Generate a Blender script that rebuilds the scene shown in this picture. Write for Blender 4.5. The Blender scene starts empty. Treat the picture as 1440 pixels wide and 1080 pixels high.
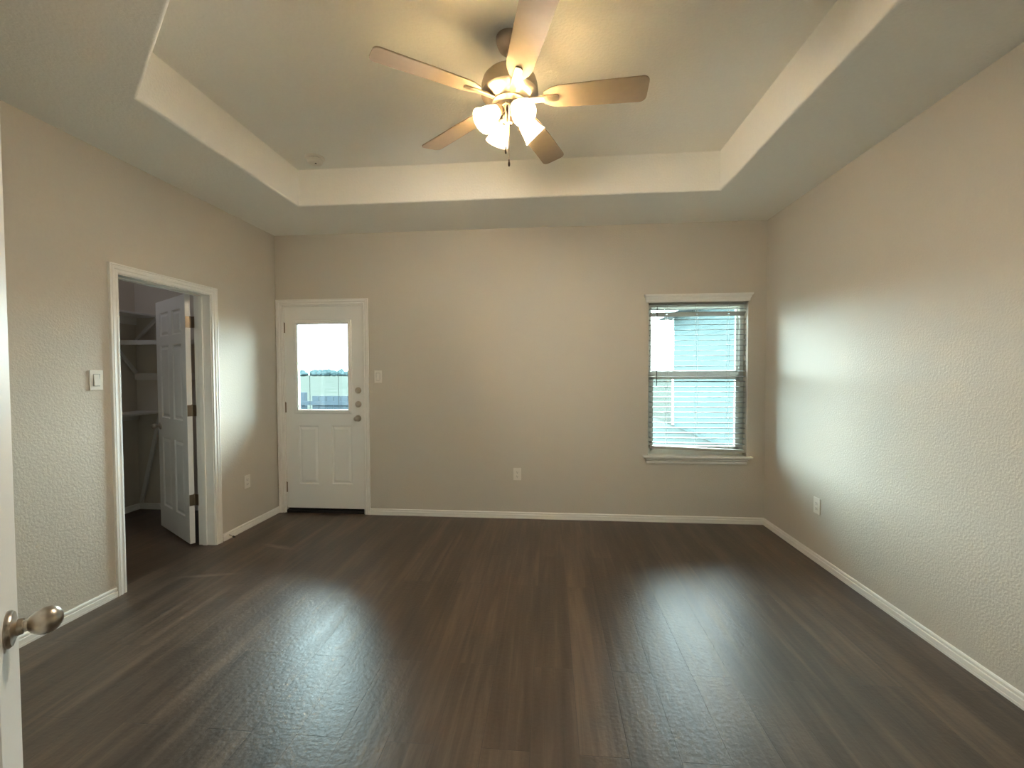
import bpy, bmesh, math, random
from mathutils import Vector, Matrix
random.seed(7)
SC = bpy.context.scene
COL = SC.collection
R = math.radians

# ------------------------------------------------------------------ camera
CAMX = Vector((0.99635, 0.08505, -0.00369))
FWD = Vector((math.sin(R(-4.8973)) * math.cos(R(-1.555)), math.cos(R(-4.8973)) * math.cos(R(-1.555)), math.sin(R(-1.555))))
_rt = Vector((math.cos(R(-4.8973)), -math.sin(R(-4.8973)), 0))
_up = _rt.cross(FWD)
_ro = R(-0.2076)
RT = math.cos(_ro) * _rt + math.sin(_ro) * _up
UP = -math.sin(_ro) * _rt + math.cos(_ro) * _up
cam_d = bpy.data.cameras.new('camera')
cam_d.sensor_fit = 'HORIZONTAL'
cam_d.sensor_width = 36.0
cam_d.lens = 601.45 / 1440 * 36
cam_d.clip_start = 0.02
cam_d.clip_end = 1000
cam = bpy.data.objects.new('camera', cam_d)
m3 = Matrix((RT, UP, -FWD)).transposed()
cam.matrix_world = Matrix.Translation((0, 0, 1.3895)) @ m3.to_4x4()
COL.objects.link(cam)
SC.camera = cam

# ------------------------------------------------------------------ world, exposure
SKY = 46.0
BULB = 1170.0
w = bpy.data.worlds.new('overcast_sky')
SC.world = w
w.use_nodes = True
nt = w.node_tree
nt.nodes.clear()
tc = nt.nodes.new('ShaderNodeTexCoord')
nz = nt.nodes.new('ShaderNodeTexNoise')
nz.inputs['Scale'].default_value = 4.0
nz.inputs['Detail'].default_value = 4.0
rp = nt.nodes.new('ShaderNodeValToRGB')
rp.color_ramp.elements[0].position = 0.35
rp.color_ramp.elements[0].color = (0.70, 0.93, 1.0, 1)
rp.color_ramp.elements[1].position = 0.68
rp.color_ramp.elements[1].color = (0.95, 0.98, 1.0, 1)
bg = nt.nodes.new('ShaderNodeBackground')
bg.inputs['Strength'].default_value = SKY
wo = nt.nodes.new('ShaderNodeOutputWorld')
nt.links.new(tc.outputs['Generated'], nz.inputs['Vector'])
nt.links.new(nz.outputs['Fac'], rp.inputs['Fac'])
nt.links.new(rp.outputs['Color'], bg.inputs['Color'])
nt.links.new(bg.outputs['Background'], wo.inputs['Surface'])
SC.view_settings.view_transform = 'Standard'
SC.view_settings.look = 'None'
SC.view_settings.exposure = 0.12
SC.view_settings.gamma = 1.0
SC.view_settings.use_curve_mapping = False
SC.cycles.use_denoising = True
SC.cycles.max_bounces = 16
SC.cycles.diffuse_bounces = 10
SC.cycles.glossy_bounces = 6
SC.cycles.transmission_bounces = 10
SC.cycles.transparent_max_bounces = 24
SC.cycles.sample_clamp_indirect = 80.0
SC.cycles.caustics_reflective = False
SC.cycles.caustics_refractive = False



def sky_portal(name, loc, into, sx, sy):
    """sampling guide for the sky's own light at a glazed opening; gives off nothing itself"""
    l = bpy.data.lights.new(name, 'AREA')
    l.shape = 'RECTANGLE'
    l.size, l.size_y = sx, sy
    l.cycles.is_portal = True
    o = bpy.data.objects.new(name, l)
    o.location = loc
    o.rotation_euler = Vector(into).to_track_quat('-Z', 'Y').to_euler()
    COL.objects.link(o)


sky_portal('door_glass_sky', (-2.218, 4.10, 1.449), (0, -1, 0), 0.54, 0.87)
sky_portal('window_sky', (1.3526, 4.19, 1.32), (0, -1, 0), 0.875, 1.414)
sky_portal('added_window_sky', (1.075, -1.58, 1.065), (-1, 0, 0), 1.93, 1.04)

# ------------------------------------------------------------------ measures (metres)
XL, XR, D, H1, H2 = -2.6886, 1.9464, 4.0313, 2.74, 3.0304
XC = -4.20                     # closet's deep wall
WT = 0.14                      # inner wall thickness
EW = 0.16                      # outer wall thickness
DN = Vector((0.61, 0.7924, 0)).normalized()      # slanted entry wall
DT = Vector((DN.y, -DN.x, 0))
DOFF = -0.20
NEARY = -0.89


# ------------------------------------------------------------------ materials
def mat(name, color, rough=0.5, metal=0.0, bump=None, spec=0.5, coat=0.0, sub=None):
    m = bpy.data.materials.new(name)
    m.use_nodes = True
    n = m.node_tree
    b = n.nodes['Principled BSDF']
    b.inputs['Base Color'].default_value = (*color, 1)
    b.inputs['Roughness'].default_value = rough
    b.inputs['Metallic'].default_value = metal
    b.inputs['Specular IOR Level'].default_value = spec
    b.inputs['Coat Weight'].default_value = coat
    t = n.nodes.new('ShaderNodeTexCoord')
    x = n.nodes.new('ShaderNodeTexNoise')
    x.inputs['Scale'].default_value = bump[0] if bump else 30
    x.inputs['Detail'].default_value = 3.0
    n.links.new(t.outputs['Object'], x.inputs['Vector'])
    # faint tone variation keeps large paint areas from reading as flat plastic
    mx = n.nodes.new('ShaderNodeMix')
    mx.data_type = 'RGBA'
    v = 0.03 if sub is None else sub
    mx.inputs[6].default_value = (*[c * (1 - v) for c in color], 1)
    mx.inputs[7].default_value = (*[min(1, c * (1 + v)) for c in color], 1)
    n.links.new(x.outputs['Fac'], mx.inputs[0])
    n.links.new(mx.outputs[2], b.inputs['Base Color'])
    if bump:
        bp = n.nodes.new('ShaderNodeBump')
        bp.inputs['Strength'].default_value = bump[1]
        bp.inputs['Distance'].default_value = bump[2]
        n.links.new(x.outputs['Fac'], bp.inputs['Height'])
        n.links.new(bp.outputs['Normal'], b.inputs['Normal'])
    return m


M = {}
M['wall'] = mat('beige_wall_paint', (0.625, 0.575, 0.50), 0.62, bump=(95, 0.42, 0.004), spec=0.35)
M['ceiling'] = mat('ceiling_paint', (0.92, 0.905, 0.855), 0.8, bump=(75, 0.5, 0.004), spec=0.2)
M['trim'] = mat('white_trim_paint', (0.87, 0.845, 0.80), 0.38)
M['door'] = mat('white_door_paint', (0.86, 0.84, 0.80), 0.4, bump=(160, 0.06, 0.001))
M['plastic'] = mat('white_plastic', (0.82, 0.78, 0.71), 0.35)
M['detector'] = mat('ivory_plastic', (0.85, 0.80, 0.72), 0.4)
M['vinyl'] = mat('white_vinyl', (0.90, 0.91, 0.87), 0.35)
M['slat'] = mat('backlit_dark_slat', (0.27, 0.275, 0.26), 0.55, spec=0.2)  # backlit shade put into the colour, so slats read as dark lines
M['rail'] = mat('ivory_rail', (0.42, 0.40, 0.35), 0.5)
M['shelf'] = mat('white_shelf', (0.72, 0.70, 0.67), 0.5)
M['nickel'] = mat('satin_nickel', (0.50, 0.44, 0.37), 0.3, 1.0)
M['fanmetal'] = mat('brushed_nickel', (0.46, 0.39, 0.32), 0.38, 1.0)
M['bronze'] = mat('aged_hinge_metal', (0.26, 0.20, 0.14), 0.38, 1.0)
M['dark'] = mat('dark_metal', (0.05, 0.035, 0.025), 0.45, 0.6)
M['darkslot'] = mat('dark_slot', (0.03, 0.025, 0.02), 0.6)
M['chain'] = mat('chain_metal', (0.62, 0.52, 0.42), 0.35, 0.8)
M['blade'] = mat('taupe_fan_blade', (0.41, 0.33, 0.255), 0.6, 0.0, spec=0.3, sub=0.06)
M['threshold'] = mat('bronze_threshold', (0.035, 0.028, 0.024), 0.4, 0.6)
M['fence'] = mat('grey_fence', (0.019, 0.025, 0.031), 0.9, spec=0.0)
M['leaf'] = mat('hazy_tree_leaf', (0.014, 0.022, 0.024), 0.9, spec=0.0, sub=0.3)
M['roof'] = mat('grey_shingle', (0.12, 0.12, 0.13), 0.9)
M['cord'] = mat('grey_cord', (0.03, 0.035, 0.035), 0.8, spec=0.1)
M['ladder'] = mat('white_cord', (0.6, 0.6, 0.56), 0.8)


def floor_material():
    m = bpy.data.materials.new('dark_brown_vinyl_plank')
    m.use_nodes = True
    n = m.node_tree
    L = n.links.new
    b = n.nodes['Principled BSDF']
    t = n.nodes.new('ShaderNodeTexCoord')
    mp = n.nodes.new('ShaderNodeMapping')
    mp.inputs['Rotation'].default_value = (0, 0, R(90))
    mp.inputs['Location'].default_value = (0.31, 0.07, 0)
    L(t.outputs['Object'], mp.inputs['Vector'])
    br = n.nodes.new('ShaderNodeTexBrick')
    br.offset = 0.37
    br.inputs['Scale'].default_value = 1.0
    br.inputs['Brick Width'].default_value = 1.22
    br.inputs['Row Height'].default_value = 0.18
    br.inputs['Mortar Size'].default_value = 0.0012
    br.inputs['Mortar Smooth'].default_value = 0.3
    br.inputs['Bias'].default_value = 0.0
    br.inputs['Color1'].default_value = (0.0, 0.0, 0.0, 1)
    br.inputs['Color2'].default_value = (1, 1, 1, 1)
    br.inputs['Mortar'].default_value = (0.3, 0.3, 0.3, 1)
    L(mp.outputs['Vector'], br.inputs['Vector'])
    # long grain, shifted per plank
    sc = n.nodes.new('ShaderNodeMapping')
    sc.inputs['Scale'].default_value = (26, 1.3, 1)
    L(t.outputs['Object'], sc.inputs['Vector'])
    off = n.nodes.new('ShaderNodeVectorMath')
    off.operation = 'MULTIPLY_ADD'
    off.inputs[1].default_value = (9, 17, 3)
    L(br.outputs['Color'], off.inputs[0])
    L(sc.outputs['Vector'], off.inputs[2])
    gr = n.nodes.new('ShaderNodeTexNoise')
    gr.inputs['Scale'].default_value = 1.0
    gr.inputs['Detail'].default_value = 6.0
    gr.inputs['Roughness'].default_value = 0.62
    gr.inputs['Distortion'].default_value = 0.5
    L(off.outputs['Vector'], gr.inputs['Vector'])
    # broad cloudy figure
    sc2 = n.nodes.new('ShaderNodeMapping')
    sc2.inputs['Scale'].default_value = (5.5, 0.8, 1)
    L(t.outputs['Object'], sc2.inputs['Vector'])
    cl = n.nodes.new('ShaderNodeTexNoise')
    cl.inputs['Scale'].default_value = 1.6
    cl.inputs['Detail'].default_value = 4.0
    L(sc2.outputs['Vector'], cl.inputs['Vector'])
    rp = n.nodes.new('ShaderNodeValToRGB')
    e = rp.color_ramp.elements
    e[0].position, e[0].color = 0.30, (0.034, 0.023, 0.0155, 1)
    e[1].position, e[1].color = 0.72, (0.155, 0.105, 0.071, 1)
    x = e.new(0.5)
    x.color = (0.076, 0.052, 0.036, 1)
    mx = n.nodes.new('ShaderNodeMix')
    mx.data_type = 'FLOAT'
    mx.inputs[0].default_value = 0.42
    L(gr.outputs['Fac'], mx.inputs[2])
    L(cl.outputs['Fac'], mx.inputs[3])
    pl = n.nodes.new('ShaderNodeMath')
    pl.operation = 'MULTIPLY_ADD'
    pl.inputs[1].default_value = 0.10
    sub = n.nodes.new('ShaderNodeMath')
    sub.operation = 'SUBTRACT'
    sub.inputs[1].default_value = 0.05
    L(br.outputs['Color'], pl.inputs[0])
    L(mx.outputs[0], pl.inputs[2])
    L(pl.outputs[0], sub.inputs[0])
    L(sub.outputs[0], rp.inputs['Fac'])
    dk = n.nodes.new('ShaderNodeMix')
    dk.data_type = 'RGBA'
    dk.inputs[7].default_value = (0.02, 0.015, 0.012, 1)
    ml = n.nodes.new('ShaderNodeMath')
    ml.operation = 'MULTIPLY'
    ml.inputs[1].default_value = 0.55
    L(br.outputs['Fac'], ml.inputs[0])
    L(ml.outputs[0], dk.inputs[0])
    L(rp.outputs['Color'], dk.inputs[6])
    # two pale scuffed patches near the closet doorway
    last = dk.outputs[2]
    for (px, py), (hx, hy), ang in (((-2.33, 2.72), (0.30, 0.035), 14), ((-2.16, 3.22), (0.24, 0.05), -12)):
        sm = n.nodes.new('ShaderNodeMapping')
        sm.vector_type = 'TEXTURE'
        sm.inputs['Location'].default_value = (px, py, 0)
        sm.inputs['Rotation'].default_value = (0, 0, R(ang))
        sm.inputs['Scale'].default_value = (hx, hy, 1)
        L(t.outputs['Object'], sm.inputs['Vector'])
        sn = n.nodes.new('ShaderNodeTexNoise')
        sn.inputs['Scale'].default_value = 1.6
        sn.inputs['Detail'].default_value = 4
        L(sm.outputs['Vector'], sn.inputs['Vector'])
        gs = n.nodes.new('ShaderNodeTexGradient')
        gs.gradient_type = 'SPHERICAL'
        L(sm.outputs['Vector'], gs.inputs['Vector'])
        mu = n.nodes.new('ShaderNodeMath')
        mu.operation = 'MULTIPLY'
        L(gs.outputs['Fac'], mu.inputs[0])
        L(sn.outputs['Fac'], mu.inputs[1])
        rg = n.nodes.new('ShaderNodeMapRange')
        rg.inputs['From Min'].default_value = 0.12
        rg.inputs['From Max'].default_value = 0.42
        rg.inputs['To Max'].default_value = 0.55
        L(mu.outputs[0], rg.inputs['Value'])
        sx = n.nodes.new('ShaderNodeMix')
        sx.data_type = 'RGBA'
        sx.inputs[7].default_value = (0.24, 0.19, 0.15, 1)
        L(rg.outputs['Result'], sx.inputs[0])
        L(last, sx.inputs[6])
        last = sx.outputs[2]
    L(last, b.inputs['Base Color'])
    rr = n.nodes.new('ShaderNodeMapRange')
    rr.inputs['To Min'].default_value = 0.29
    rr.inputs['To Max'].default_value = 0.43
    L(gr.outputs['Fac'], rr.inputs['Value'])
    L(rr.outputs['Result'], b.inputs['Roughness'])
    b.inputs['Specular IOR Level'].default_value = 0.5
    # seams, grain emboss and the slight waviness of the sheet
    wv = n.nodes.new('ShaderNodeTexNoise')
    wv.inputs['Scale'].default_value = 55
    wv.inputs['Detail'].default_value = 3
    L(t.outputs['Object'], wv.inputs['Vector'])
    b1 = n.nodes.new('ShaderNodeBump')
    b1.inputs['Strength'].default_value = 0.6
    b1.inputs['Distance'].default_value = 0.0015
    b1.invert = True
    L(br.outputs['Fac'], b1.inputs['Height'])
    b2 = n.nodes.new('ShaderNodeBump')
    b2.inputs['Strength'].default_value = 0.4
    b2.inputs['Distance'].default_value = 0.0015
    L(gr.outputs['Fac'], b2.inputs['Height'])
    L(b1.outputs['Normal'], b2.inputs['Normal'])
    b3 = n.nodes.new('ShaderNodeBump')
    b3.inputs['Strength'].default_value = 0.5
    b3.inputs['Distance'].default_value = 0.002
    L(wv.outputs['Fac'], b3.inputs['Height'])
    L(b2.outputs['Normal'], b3.inputs['Normal'])
    L(b3.outputs['Normal'], b.inputs['Normal'])
    return m


M['floor'] = floor_material()


def glass_material():
    m = bpy.data.materials.new('clear_window_glass')
    m.use_nodes = True
    n = m.node_tree
    n.nodes.clear()
    o = n.nodes.new('ShaderNodeOutputMaterial')
    tr = n.nodes.new('ShaderNodeBsdfTransparent')
    tr.inputs['Color'].default_value = (0.93, 0.99, 0.975, 1)
    gl = n.nodes.new('ShaderNodeBsdfGlossy')
    gl.inputs['Roughness'].default_value = 0.02
    fr = n.nodes.new('ShaderNodeFresnel')
    fr.inputs['IOR'].default_value = 1.45
    mx = n.nodes.new('ShaderNodeMixShader')
    n.links.new(fr.outputs[0], mx.inputs[0])
    n.links.new(tr.outputs[0], mx.inputs[1])
    n.links.new(gl.outputs[0], mx.inputs[2])
    n.links.new(mx.outputs[0], o.inputs['Surface'])
    return m


M['glass'] = glass_material()


def shade_material():
    m = bpy.data.materials.new('frosted_shade_glass')
    m.use_nodes = True
    n = m.node_tree
    n.nodes.clear()
    o = n.nodes.new('ShaderNodeOutputMaterial')
    df = n.nodes.new('ShaderNodeBsdfDiffuse')
    df.inputs['Color'].default_value = (0.85, 0.78, 0.64, 1)
    tl = n.nodes.new('ShaderNodeBsdfTranslucent')
    tl.inputs['Color'].default_value = (0.95, 0.84, 0.62, 1)
    gl = n.nodes.new('ShaderNodeBsdfGlossy')
    gl.inputs['Roughness'].default_value = 0.25
    mx = n.nodes.new('ShaderNodeMixShader')
    mx.inputs[0].default_value = 0.8
    m2 = n.nodes.new('ShaderNodeMixShader')
    m2.inputs[0].default_value = 0.06
    n.links.new(df.outputs[0], mx.inputs[1])
    n.links.new(tl.outputs[0], mx.inputs[2])
    n.links.new(mx.outputs[0], m2.inputs[1])
    n.links.new(gl.outputs[0], m2.inputs[2])
    n.links.new(m2.outputs[0], o.inputs['Surface'])
    return m


M['shade'] = shade_material()


def bulb_material():
    m = bpy.data.materials.new('lit_bulb')
    m.use_nodes = True
    n = m.node_tree
    n.nodes.clear()
    o = n.nodes.new('ShaderNodeOutputMaterial')
    e = n.nodes.new('ShaderNodeEmission')
    e.inputs['Color'].default_value = (1.0, 0.895, 0.755, 1)
    e.inputs['Strength'].default_value = BULB
    n.links.new(e.outputs[0], o.inputs['Surface'])
    return m


M['bulb'] = bulb_material()


def field_material():
    m = bpy.data.materials.new('grass_field')
    m.use_nodes = True
    n = m.node_tree
    b = n.nodes['Principled BSDF']
    b.inputs['Roughness'].default_value = 0.95
    b.inputs['Specular IOR Level'].default_value = 0.0
    t = n.nodes.new('ShaderNodeTexCoord')
    x = n.nodes.new('ShaderNodeTexNoise')
    x.inputs['Scale'].default_value = 0.55
    x.inputs['Detail'].default_value = 8
    x.inputs['Roughness'].default_value = 0.75
    r = n.nodes.new('ShaderNodeValToRGB')
    r.color_ramp.elements[0].position = 0.38
    r.color_ramp.elements[0].color = (0.0135, 0.0165, 0.0140, 1)
    r.color_ramp.elements[1].position = 0.62
    r.color_ramp.elements[1].color = (0.022, 0.024, 0.0225, 1)
    n.links.new(t.outputs['Object'], x.inputs['Vector'])
    n.links.new(x.outputs['Fac'], r.inputs['Fac'])
    n.links.new(r.outputs['Color'], b.inputs['Base Color'])
    return m


M['field'] = field_material()


def siding_material():
    m = bpy.data.materials.new('pale_lap_siding')
    m.use_nodes = True
    n = m.node_tree
    b = n.nodes['Principled BSDF']
    b.inputs['Roughness'].default_value = 0.9
    b.inputs['Specular IOR Level'].default_value = 0.0
    t = n.nodes.new('ShaderNodeTexCoord')
    x = n.nodes.new('ShaderNodeTexNoise')
    x.inputs['Scale'].default_value = 3
    r = n.nodes.new('ShaderNodeValToRGB')
    r.color_ramp.elements[0].color = (0.034, 0.048, 0.049, 1)
    r.color_ramp.elements[1].color = (0.038, 0.053, 0.054, 1)
    n.links.new(t.outputs['Object'], x.inputs['Vector'])
    n.links.new(x.outputs['Fac'], r.inputs['Fac'])
    n.links.new(r.outputs['Color'], b.inputs['Base Color'])
    return m


M['siding'] = siding_material()

# ------------------------------------------------------------------ mesh helpers
WO = {}                     # world origin of every object made here


class MB:
    """collects geometry in world coordinates and links it as one mesh object"""

    def __init__(self):
        self.v, self.f = [], []

    def add(self, verts, faces, mtx=None):
        o = len(self.v)
        for p in verts:
            p = Vector(p)
            self.v.append(mtx @ p if mtx else p)
        self.f += [tuple(i + o for i in q) for q in faces]
        return self

    def box(self, a, b, mtx=None):
        x0, y0, z0 = a
        x1, y1, z1 = b
        return self.add([(x0, y0, z0), (x1, y0, z0), (x1, y1, z0), (x0, y1, z0), (x0, y0, z1), (x1, y0, z1), (x1, y1, z1), (x0, y1, z1)],
                        [(0, 3, 2, 1), (4, 5, 6, 7), (0, 1, 5, 4), (1, 2, 6, 5), (2, 3, 7, 6), (3, 0, 4, 7)], mtx)

    def lathe(self, prof, mtx=None, n=32, cap0=True, cap1=True):
        """prof = (radius, height) list turned about local Z"""
        vs, fs = [], []
        for r, z in prof:
            for k in range(n):
                a = 2 * math.pi * k / n
                vs.append((r * math.cos(a), r * math.sin(a), z))
        for i in range(len(prof) - 1):
            for k in range(n):
                k2 = (k + 1) % n
                fs.append((i * n + k, i * n + k2, (i + 1) * n + k2, (i + 1) * n + k))
        if cap0:
            fs.append(tuple(reversed(range(n))))
        if cap1:
            fs.append(tuple((len(prof) - 1) * n + k for k in range(n)))
        return self.add(vs, fs, mtx)

    def tube(self, pts, r, n=10):
        """round bar along a polyline"""
        pts = [Vector(p) for p in pts]
        vs, fs = [], []
        ref = None
        for i, p in enumerate(pts):
            d = (pts[min(i + 1, len(pts) - 1)] - pts[max(i - 1, 0)]).normalized()
            if ref is None:
                ref = d.orthogonal().normalized()
            ref = (ref - d * ref.dot(d)).normalized()
            s = d.cross(ref)
            for k in range(n):
                a = 2 * math.pi * k / n
                vs.append(p + r * (math.cos(a) * ref + math.sin(a) * s))
        for i in range(len(pts) - 1):
            for k in range(n):
                k2 = (k + 1) % n
                fs.append((i * n + k, i * n + k2, (i + 1) * n + k2, (i + 1) * n + k))
        fs.append(tuple(reversed(range(n))))
        fs.append(tuple((len(pts) - 1) * n + k for k in range(n)))
        return self.add(vs, fs)

    def extrude(self, prof, fn, path):
        """sweep a profile (list of 2D points) through path positions: fn(point2d, path_item) -> 3D"""
        n = len(prof)
        vs = [fn(q, t) for t in path for q in prof]
        fs = []
        for i in range(len(path) - 1):
            for k in range(n):
                k2 = (k + 1) % n
                fs.append((i * n + k, i * n + k2, (i + 1) * n + k2, (i + 1) * n + k))
        fs.append(tuple(reversed(range(n))))
        fs.append(tuple((len(path) - 1) * n + k for k in range(n)))
        return self.add(vs, fs)

    def sheet(self, us, ws, fn, solid):
        """slab with holes: grid us x ws, solid(i, j) says which cells exist; fn(u, w, side 0/1) -> 3D"""
        nu, nw = len(us), len(ws)
        idx = lambda i, j, s: (s * nw + j) * nu + i
        vs = [fn(us[i], ws[j], s) for s in (0, 1) for j in range(nw) for i in range(nu)]
        fs = []
        ok = lambda i, j: 0 <= i < nu - 1 and 0 <= j < nw - 1 and solid(i, j)
        for i in range(nu - 1):
            for j in range(nw - 1):
                if not ok(i, j):
                    continue
                c = [(i, j), (i + 1, j), (i + 1, j + 1), (i, j + 1)]
                fs.append(tuple(idx(a, b, 0) for a, b in c))
                fs.append(tuple(idx(a, b, 1) for a, b in reversed(c)))
                for (di, dj), (p, q) in zip(((0, -1), (1, 0), (0, 1), (-1, 0)), ((0, 1), (1, 2), (2, 3), (3, 0))):
                    if not ok(i + di, j + dj):
                        fs.append((idx(*c[q], 0), idx(*c[p], 0), idx(*c[p], 1), idx(*c[q], 1)))
        return self.add(vs, fs)

    def build(self, name, m, parent=None, origin=None, smooth=False, bevel=0.0, merge=True):
        me = bpy.data.meshes.new(name)
        if origin is None:
            origin = WO[parent.as_pointer()] if parent is not None else Vector((0, 0, 0))
        origin = Vector(origin)
        me.from_pydata([tuple(p - origin) for p in self.v], [], self.f)
        bm = bmesh.new()
        bm.from_mesh(me)
        if merge:
            bmesh.ops.remove_doubles(bm, verts=bm.verts, dist=1e-6)
            loose = [q for q in bm.verts if not q.link_faces]
            bmesh.ops.delete(bm, geom=loose, context='VERTS')
        bmesh.ops.recalc_face_normals(bm, faces=bm.faces)
        bm.to_mesh(me)
        bm.free()
        me.materials.append(m)
        o = bpy.data.objects.new(name, me)
        COL.objects.link(o)
        if parent is not None:
            o.parent = parent
            o.location = origin - WO[parent.as_pointer()]
        else:
            o.location = origin
        WO[o.as_pointer()] = origin
        if bevel:
            b = o.modifiers.new('bevel', 'BEVEL')
            b.width = bevel
            b.segments = 2
            b.limit_method = 'ANGLE'
            b.angle_limit = R(40)
        if smooth:
            for p in me.polygons:
                p.use_smooth = True
            s = o.modifiers.new('sharp', 'EDGE_SPLIT')
            s.split_angle = R(38)
        return o


def tag(o, label=None, cat=None, group=None, kind=None):
    if label:
        o['label'] = label
    if cat:
        o['category'] = cat
    if group:
        o['group'] = group
    if kind:
        o['kind'] = kind
    return o


def thing(name, loc, label, cat, group=None, kind=None):
    o = bpy.data.objects.new(name, None)
    o.empty_display_size = 0.1
    COL.objects.link(o)
    o.location = loc
    WO[o.as_pointer()] = Vector(loc)
    return tag(o, label, cat, group, kind)


def frame(o, x, y, z):
    """matrix with the given local axes at o"""
    return Matrix((Vector(x), Vector(y), Vector(z))).transposed().to_4x4().copy() if o is None else \
        Matrix.Translation(o) @ Matrix((Vector(x), Vector(y), Vector(z))).transposed().to_4x4()


def aim(o, d):
    """matrix whose local Z points along d"""
    d = Vector(d).normalized()
    x = d.orthogonal().normalized()
    return frame(Vector(o), x, d.cross(x), d)


# ------------------------------------------------------------------ room shell
Y0 = -2.3                                     # back end of the hall behind the camera
X0, X1 = XC - 0.12, XR + 0.13                 # outer faces

fl = MB().box((X0, Y0 - 0.1, -0.1), (X1, D + EW, 0)).build('floor', M['floor'])
tag(fl, 'dark brown wood-look plank floor of the empty room', 'floor', kind='structure')


def offset_poly(p, d):
    """offset a convex counter-clockwise polygon outward by d"""
    n, out = len(p), []
    for i in range(n):
        a, b, c = Vector(p[i - 1]), Vector(p[i]), Vector(p[(i + 1) % n])
        e1, e2 = (b - a).normalized(), (c - b).normalized()
        n1, n2 = Vector((e1.y, -e1.x)), Vector((e2.y, -e2.x))
        k = (n1 + n2) / (1 + n1.dot(n2))
        out.append(b + k * d)
    return out


TRAY = [(-2.0152, 1.9798), (0.843, -0.22), (1.2748, -0.22), (1.2748, 3.3467), (-2.0152, 3.3467)]


def make_ceiling():
    bm = bmesh.new()
    rb = 0.018
    loops = []
    for k in range(6):
        a = R(90) * k / 5
        loops.append((offset_poly(TRAY, rb * (1 - math.sin(a))), H1 + rb * (1 - math.cos(a))))
    loops.append((offset_poly(TRAY, 0), H2))
    rows = [[bm.verts.new((p.x, p.y, z)) for p in lp] for lp, z in loops]
    n = len(TRAY)
    for a, b in zip(rows, rows[1:]):
        for i in range(n):
            j = (i + 1) % n
            f = bm.faces.new((a[i], a[j], b[j], b[i]))
            f.smooth = True
    bm.faces.new(rows[-1])
    out = [bm.verts.new(p) for p in ((X0, Y0, H1), (X1, Y0, H1), (X1, D + EW, H1), (X0, D + EW, H1))]
    es = [bm.edges.new((out[i], out[(i + 1) % 4])) for i in range(4)]
    es += [bm.edges.get((rows[0][i], rows[0][(i + 1) % n])) for i in range(n)]
    bmesh.ops.triangle_fill(bm, edges=es, use_beauty=True)
    top = [bm.verts.new((v.co.x, v.co.y, H2 + 0.12)) for v in out]
    for i in range(4):
        j = (i + 1) % 4
        bm.faces.new((out[i], out[j], top[j], top[i]))
    bm.faces.new(top)
    bmesh.ops.recalc_face_normals(bm, faces=bm.faces)
    me = bpy.data.meshes.new('ceiling')
    bm.to_mesh(me)
    bm.free()
    me.materials.append(M['ceiling'])
    o = bpy.data.objects.new('ceiling', me)
    COL.objects.link(o)
    s = o.modifiers.new('sharp', 'EDGE_SPLIT')
    s.split_angle = R(38)
    return tag(o, 'beige tray ceiling with lowered border and recessed middle', 'ceiling', kind='structure')


make_ceiling()

# openings
CL0, CL1, CLH = 2.464, 3.218, 2.024                     # closet doorway in the left wall (y0, y1, top)
ED0, ED1, EDH = -2.6268, -1.789, 2.066                  # exterior door rough opening
WN0, WN1, WNB, WNT = 0.9151, 1.7901, 0.6124, 2.0265     # window opening


def cut(us, ws, holes):
    def solid(i, j):
        u, v = (us[i] + us[i + 1]) / 2, (ws[j] + ws[j + 1]) / 2
        return not any(a < u < b and c < v < d for a, b, c, d in holes)
    return solid


def wall(name, us, ws, holes, fn, label):
    return tag(MB().sheet(us, ws, fn, cut(us, ws, holes)).build(name, M['wall']), label, 'wall', kind='structure')


wall('wall_back', [X0, ED0, ED1, WN0, WN1, X1], [0, WNB, WNT, EDH, H1],
     [(ED0, ED1, 0, EDH), (WN0, WN1, WNB, WNT)], lambda u, v, s: (u, D + s * EW, v),
     'beige far wall with the outside door and the window')
wall('wall_left', [1.70, CL0, CL1, D], [0, CLH, H1], [(CL0, CL1, 0, CLH)],
     lambda u, v, s: (XL - s * WT, u, v), 'beige left wall with the closet doorway')
wall('wall_right', [NEARY - 0.13, D], [0, H1], [], lambda u, v, s: (XR + s * 0.13, u, v),
     'beige textured right wall washed by window light')
# slanted entry wall the camera looks in from, with its doorway
HS = -0.46
wall('wall_entry', [-3.0, HS, HS + 0.83, 1.22], [0, 2.05, H1], [(HS, HS + 0.83, 0, 2.05)],
     lambda u, v, s: tuple(DN * (DOFF - s * 0.12) + DT * u + Vector((0, 0, v))), 'beige slanted wall holding the entry doorway')
wall('wall_front', [0.80, XR + 0.13], [0, H1], [], lambda u, v, s: (u, NEARY - s * 0.13, v), 'beige near wall beside the entry')
wall('wall_hall_left', [Y0, 1.72], [0, H1], [], lambda u, v, s: (XL - s * WT, u, v), 'beige hall wall left of the entry')
wall('wall_hall_end', [XL - WT, 1.08], [0, H1], [], lambda u, v, s: (u, Y0 + s * 0.1 - 0.05, v), 'beige end wall of the hall')
HW0, HW1, HWB, HWT = -2.10, -1.06, 0.10, 2.03  # opening for the added hall window
wall('wall_hall_right', [Y0, HW0, HW1, NEARY - 0.12], [0, HWB, HWT, H1], [(HW0, HW1, HWB, HWT)], lambda u, v, s: (0.96 + s * 0.12, u, v), 'beige hall wall right of the entry')
wall('wall_closet_deep', [1.85, D], [0, H1], [], lambda u, v, s: (XC - s * 0.12, u, v), 'beige deep wall of the closet')
wall('wall_closet_near', [XC, XL - WT], [0, H1], [], lambda u, v, s: (u, 1.97 - s * 0.12, v), 'beige near wall of the closet')

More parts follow.
